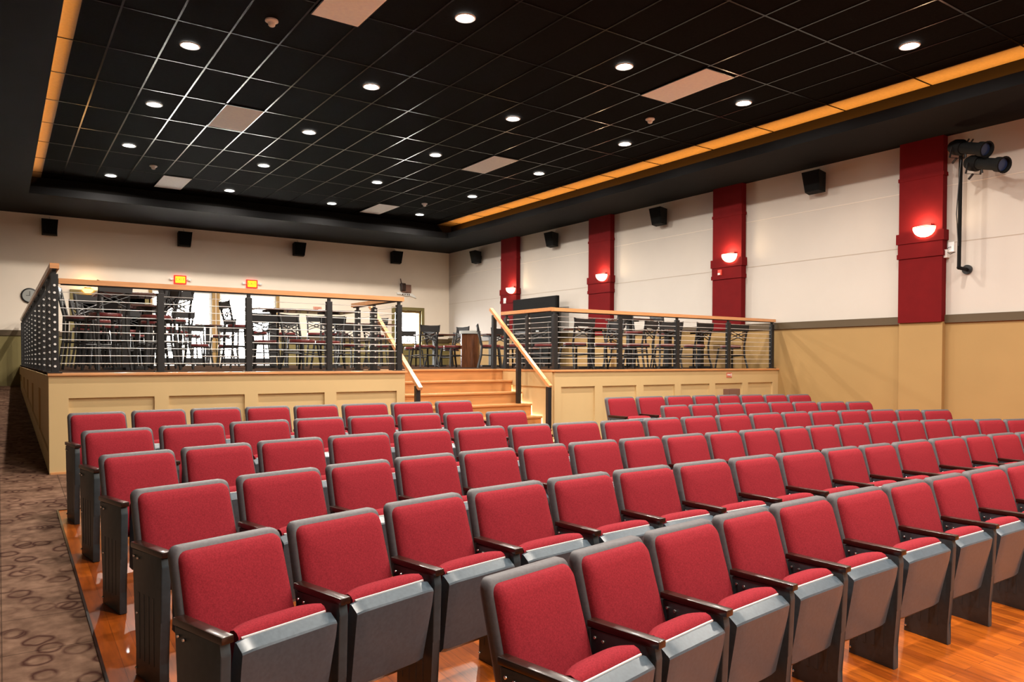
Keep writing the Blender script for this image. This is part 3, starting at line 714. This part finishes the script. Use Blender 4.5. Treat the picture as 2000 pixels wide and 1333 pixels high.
# small sign and box on the right platform front
def onfront(px, py):
    r = ray(px, py); k = PY/r.y; return r.x*k, r.z*k+EYE
x, z = onfront(1424, 733)
t = thing('fire_sign', 'small FIRE sign on the right platform front', 'sign', (x, PY, z))
MB().box(-.075, .075, -.008, 0, -.045, .045).build('plate', mat('sign_rose', (.62, .16, .10), .5), t)
text_mesh('lettering', 'FIRE', .055, M['paper'], t, (-.014, -.010, 0), (PI/2, 0, 0))
MB().prism([(.050, -.03), (.062, -.03), (.062, .012), (.070, .012), (.056, .034), (.042, .012), (.050, .012)], 'y', -.011, -.008).build('arrow', M['paper'], t)
x, z = onfront(1427, 766)
t = thing('cabinet_box', 'brown metal box on the right platform front below the FIRE sign', 'box', (x, PY+.035, z-.2))
MB().box(-.17, .17, -.12, 0, 0, .26, .008).build('body', M['brownbox'], t)
MB().box(-.15, .15, -.128, -.12, .02, .24).build('lid', M['brownbox'], t)

# surround speakers
def speaker(loc, rz, lb, grp):
    t = thing('wall_speaker', lb, 'speaker', loc, rz, grp)
    b = MB(); pr = [(-.20, -.21), (.20, -.21), (.20, .12), (.14, .21), (-.14, .21), (-.20, .12)]
    b.prism(pr, 'x', -.001, 0) if False else None
    b.hexa([(-.15, -.26, -.17), (.15, -.26, -.17), (.17, -.10, -.19), (-.17, -.10, -.19), (-.18, -.33, .20), (.18, -.33, .20), (.17, -.09, .17), (-.17, -.09, .17)])
    b.build('cabinet', M['blackmatt'], t)
    MB().hexa([(-.135, -.272, -.15), (.135, -.272, -.15), (.135, -.262, -.15), (-.135, -.262, -.15), (-.165, -.338, .18), (.165, -.338, .18), (.165, -.326, .18), (-.165, -.326, .18)]).build('grille', M['grille'], t)
    b = MB(); b.box(-.05, .05, -.02, 0, -.06, .06); b.tube((0, -.01, 0), (0, -.13, .02), .018); b.build('bracket', M['black'], t)
    MB().path([(0, -.12, .17), (.01, -.06, .26), (.0, -.01, .30)], .006, 6).build('cable', M['silver'], t)
    return t
for (x, z), w in zip(((1.09, 3.33), (4.26, 3.33), (7.47, 3.33), (10.68, 3.34)), ('far left', 'second from the left', 'third from the left', 'nearest the corner')):
    speaker((x, YB, z+EYE), 0, 'black speaker high on the back wall, %s' % w, 'black speakers on the back wall')
for px, py, w in ((1590, 357, 'between the two nearest red pilasters'), (1286, 424, 'between the second and third red pilasters'), (1077, 469, 'between the two farthest red pilasters'), (929, 503, 'nearest the back corner')):
    r = ray(px, py); k = (XR-.2)/r.x
    speaker((XR, r.y*k+.0, r.z*k+EYE), -PI/2, 'black speaker high on the right wall, %s' % w, 'black speakers on the right wall')

# sconces
def sconce(loc, rz, lb, grp, small=1.0):
    t = thing('wall_sconce', lb, 'sconce', loc, rz, grp)
    MB().box(-.10, .10, -.02, 0, -.04, .08).build('backplate', M['pil'], t)
    prof = [(.004, -.13), (.06, -.122), (.11, -.10), (.15, -.06), (.172, -.01), (.178, .03), (.170, .03), (.163, -.01), (.14, -.05)]
    b = MB(); b.lathe(prof, 20, (0, -.02, 0), PI, 2*PI); b.build('glass_bowl', M['bowl'], t, smooth=60)
    MB().lathe([(.174, .012), (.182, .012), (.182, .022), (.174, .022)], 20, (0, -.02, 0), PI, 2*PI).build('band', M['darkwood'], t)
    ld = bpy.data.lights.new('sconce_lamp', 'POINT'); ld.energy = SCONCE_W; ld.color = (1, .72, .42); ld.shadow_soft_size = .05
    lo = bpy.data.objects.new('sconce_lamp', ld); C.objects.link(lo); lo.parent = t; lo.location = (0, -.10, .06)
    return t
for px, py, w in ((1801, 447, 'nearest'), (1421, 500, 'second'), (1172, 539, 'third'), (995, 565, 'farthest')):
    r = ray(px, py); k = (XR-.27)/r.x
    sconce((XR-.165, r.y*k, r.z*k+EYE), -PI/2, 'glowing half bowl sconce on the %s red pilaster' % w, 'half bowl sconces on the red pilasters')
bs = sconce((1.93, YB-.045, EYE+1.83), 0, 'glowing amber sconce above the dark doorway', 'back wall sconce')

bs.scale = (.75, .75, .75); am = emis('amber_glass', (1.0, .42, .09), 4.0)
for c in bs.children:
    if c.name.startswith('glass_bowl'): c.data.materials[0] = am
    if c.type == 'LIGHT': c.data.energy = 7; c.data.color = (1, .5, .15)

# stage lights on a pipe
def onwall(px, py, off=.0):
    r = ray(px, py); k = (XR-off)/r.x; return Vector((XR-off, r.y*k, r.z*k+EYE))
a = onwall(1890, 527, .0); top = onwall(1877, 285, .30); bot = onwall(1873, 518, .30)
t = thing('pipe_mount', 'black pipe arm bolted to the right wall beside the nearest pilaster, carrying two stage lights', 'pipe', a)
def rel(p): return Vector(p)-a
loc2 = lambda b, n, m: loc_(b.build(n, m, t, smooth=40), t)
bend = Vector((bot.x, bot.y-.02, bot.z-.05))
loc2(MB().path([Vector((XR-.03, a.y, a.z)), Vector((bend.x+.02, a.y+.01, bend.z+.01)), bend + Vector((0, .02, .02)), bot + Vector((0, .0, .03)), top], .028, 12), 'pipe', M['blackmatt'])
loc2(MB().tube((XR-.03, a.y, a.z), (XR, a.y, a.z), .075, n=20), 'wall_flange', M['black'])
loc2(MB().path([bot+Vector((-.03, .0, .3)), bot+Vector((-.04, .03, .8)), bot+Vector((-.03, .01, 1.2)), top+Vector((-.03, -.02, -.15))], .008, 6), 'cable', M['black'])
def stage_light(p0, p1, lb):
    d = (p1-p0); L = d.length; rot = d.to_track_quat('X', 'Z').to_euler()
    t = thing('stage_light', lb, 'stage light', p0, 0, 'stage lights on the wall pipe'); t.rotation_euler = rot
    def lx(prof, name, m): return MB().lathe([(r_*1.18, x_) for x_, r_ in prof], 20).map(lambda p: (p[2], p[0], p[1])).build(name, m, t, smooth=35)
    lx([(0, .02), (.03, .075), (.10, .10), (.22, .105), (.26, .085), (.27, .0)], 'lamp_housing', M['blackmatt'])
    lx([(.26, 0), (.26, .075), (L-.12, .075), (L-.12, .0)], 'lens_tube', M['blackmatt'])
    lx([(L-.13, .0), (L-.13, .092), (L-.02, .092), (L, .105), (L, .085), (L-.05, .08), (L-.05, 0)], 'barrel_front', M['blackmatt'])
    lx([(L-.055, 0), (L-.05, .078), (L-.045, 0)], 'lens', M['blue'])
    for x, y, z in ((.30, 0, .09), (.36, .02, .09), (.33, 0, -.09)): MB().tube((x, y, z*.8), (x+.03, y, z*1.5), .012, n=8).build('shutter_handle', M['black'], t)
    b = MB(); b.beam((.18, -.13, .0), (.18, -.13, -.16), .03, .008, (1, 0, 0)); b.beam((.18, .13, 0), (.18, .13, -.16), .03, .008, (1, 0, 0)); b.beam((.18, -.13, -.16), (.18, .13, -.16), .03, .008, (0, 0, 1))
    b.tube((.18, 0, -.16), (.12, 0, -.24), .018); b.build('yoke', M['black'], t)
    return t
stage_light(onwall(1857, 287, .36), onwall(1928, 292, .62), 'upper black stage light on the wall pipe, tilted toward the pilaster')
stage_light(onwall(1888, 318, .34), onwall(1962, 322, .62), 'lower black stage light on the wall pipe with a blue lens collar')
p = onwall(1857, 488, 0)
t = thing('socket_box', 'white electrical socket with plug and small box beside the nearest pilaster', 'socket', p)
MB().box(-.03, 0, -.06, .03, -.04, .12, .004).build('socket_plate', M['white'], t)
MB().box(-.09, -.0, .015, .075, -.13, .0, .004).build('white_box', M['paper'], t)
MB().path([(-.035, -.02, .04), (-.07, .0, .03), (-.08, .04, -.02), (-.06, -.02, -.08), (-.04, -.09, -.05)], .005, 6).build('cord', M['black'], t)
# small alarm strobe on the second pilaster
p = onwall(1407, 533, .14)
t = thing('alarm_strobe', 'small red and white alarm strobe below the second sconce', 'alarm', p)
MB().box(-.03, 0, -.05, .05, -.06, .06, .004).build('base', M['redpaint'], t); MB().box(-.05, -.03, -.02, .03, -.05, -.01).build('lens', M['paper'], t)
p = onwall(987, 588, .14)
t = thing('alarm_strobe', 'small white alarm strobe below the farthest sconce', 'alarm', p)
MB().box(-.03, 0, -.06, .06, -.08, .08, .004).build('base', M['white'], t); MB().box(-.05, -.03, -.03, .03, -.06, .0).build('lens', M['paper'], t)

# ------------------------------------------------------------------ ceiling fittings
def make_downlight(loc, lb):
    t = thing('downlight', lb, 'ceiling light', loc, 0, 'recessed ceiling downlights')
    MB().lathe([(.098, .0), (.098, -.006), (.118, -.012), (.126, -.006), (.126, 0)], 28).build('trim_ring', M['white'], t, smooth=40)
    MB().lathe([(0, -.004), (.099, -.004)], 28).build('lens', M['lens'], t)
    ld = bpy.data.lights.new('downlight_lamp', 'AREA'); ld.shape = 'DISK'; ld.size = .15; ld.energy = DOWNLIGHT_W; ld.color = (1.0, .90, .78); ld.spread = math.radians(170)
    lo = bpy.data.objects.new('downlight_lamp', ld); C.objects.link(lo); lo.parent = t; lo.location = (0, 0, -.02)
    return t
DLX = (2.085, 4.62, 7.19, 9.75); DLY = [18.74, 15.92, 13.14, 10.43, 7.71, 5.1, 2.4, -.3, -3.0]
cols = ('leftmost', 'second', 'third', 'right-hand'); rows_ = ('farthest', 'second farthest', 'third farthest', 'fourth farthest', 'fifth farthest', 'sixth farthest', 'seventh farthest', 'second nearest the stage', 'nearest the stage')
dl = None
for j, y in enumerate(DLY):
    for i, x in enumerate(DLX):
        if j == 4 and i == 0: pass
        lb = 'recessed downlight, %s in the %s line of lights running to the back' % (rows_[j], cols[i])
        if dl is None: dl = make_downlight((x, y, ZC-.009), lb)
        else: dup(dl, (x, y, ZC-.009), 0, lb)
# the two light rows nearest the back wall, raised to brighten that wall
back = dl.children[[c.type for c in dl.children].index('LIGHT')].data.copy(); back.energy = DOWNLIGHT_W*1.4
for o in list(C.objects):
    if o.type == 'LIGHT' and o.parent and o.name.startswith('downlight_lamp') and o.parent.location.y > 15: o.data = back
# white ceiling panels
PAN = [(3.36, 8.0, 'white ceiling panel cut by the top edge, nearest on the left'), (3.33, 13.1, 'white ceiling panel in the left column, middle'), (3.335, 18.64, 'white ceiling panel in the left column, farthest'),
       (8.45, 7.73, 'large white ceiling panel nearest on the right'), (8.46, 13.14, 'white ceiling panel in the right column, middle'), (8.49, 18.66, 'white ceiling panel in the right column, farthest')]
for x, y, lb in PAN:
    t = thing('ceiling_panel', lb, 'ceiling panel', (x, y, ZC-.012), 0, 'white panels set in the black ceiling')
    MB().box(-.29, .29, -.64, .64, -.012, .0).build('face', M['white'], t)
    b = MB(); b.box(-.305, -.29, -.655, .655, -.009, 0); b.box(.29, .305, -.655, .655, -.009, 0); b.box(-.29, .29, -.655, -.64, -.009, 0); b.box(-.29, .29, .64, .655, -.009, 0); b.build('frame', M['tbar'], t)
# smoke detectors
for x, y, lb in ((2.74, 9.09, 'white smoke detector nearest on the left of the ceiling'), (2.72, 17.28, 'white smoke detector far back on the left of the ceiling'),
                 (9.09, 9.11, 'white smoke detector near the amber cove on the right'), (9.17, 17.35, 'white smoke detector far back on the right of the ceiling')):
    t = thing('smoke_detector', lb, 'smoke detector', (x, y, ZC-.009), 0, 'smoke detectors on the ceiling')
    MB().lathe([(0, 0), (.075, 0), (.078, -.018), (.06, -.03), (.04, -.032)], 20).build('base', M['white'], t, smooth=40)
    MB().lathe([(.045, -.028), (.040, -.065), (.03, -.075), (0, -.078)], 16).build('sensor_cap', M['white'], t, smooth=40)
# amber LED strips hidden in the cove
def cove(name, x0, x1, y0, y1, lb, sx):
    t = thing(name, lb, 'light strip', ((x0+x1)/2, (y0+y1)/2, ZS+.05))
    loc_(MB().box(x0, x1, y0, y1, ZS+.05, ZS+.062).build('channel', M['silver'], t), t)
    loc_(MB().box(x0+.004, x1-.004, y0, y1, ZS+.062, ZS+.07).build('led_line', M['led'], t), t)
    ld = bpy.data.lights.new('cove_lamp', 'AREA'); ld.shape = 'RECTANGLE'; ld.size = abs(x1-x0); ld.size_y = y1-y0; ld.energy = COVE_W*(y1-y0); ld.color = (1, .34, .045)
    lo = bpy.data.objects.new('cove_lamp', ld); C.objects.link(lo); lo.parent = t; lo.rotation_euler = (PI, 0, 0); lo.location = (0, 0, .03)
cove('cove_light', TX0-.13, TX0-.10, YF+.5, TY1-.5, 'amber light strip hidden in the left ceiling cove', 1)
cove('cove_light', TX1+.10, TX1+.13, YF+.5, TY1-.3, 'amber light strip hidden in the right ceiling cove', -1)
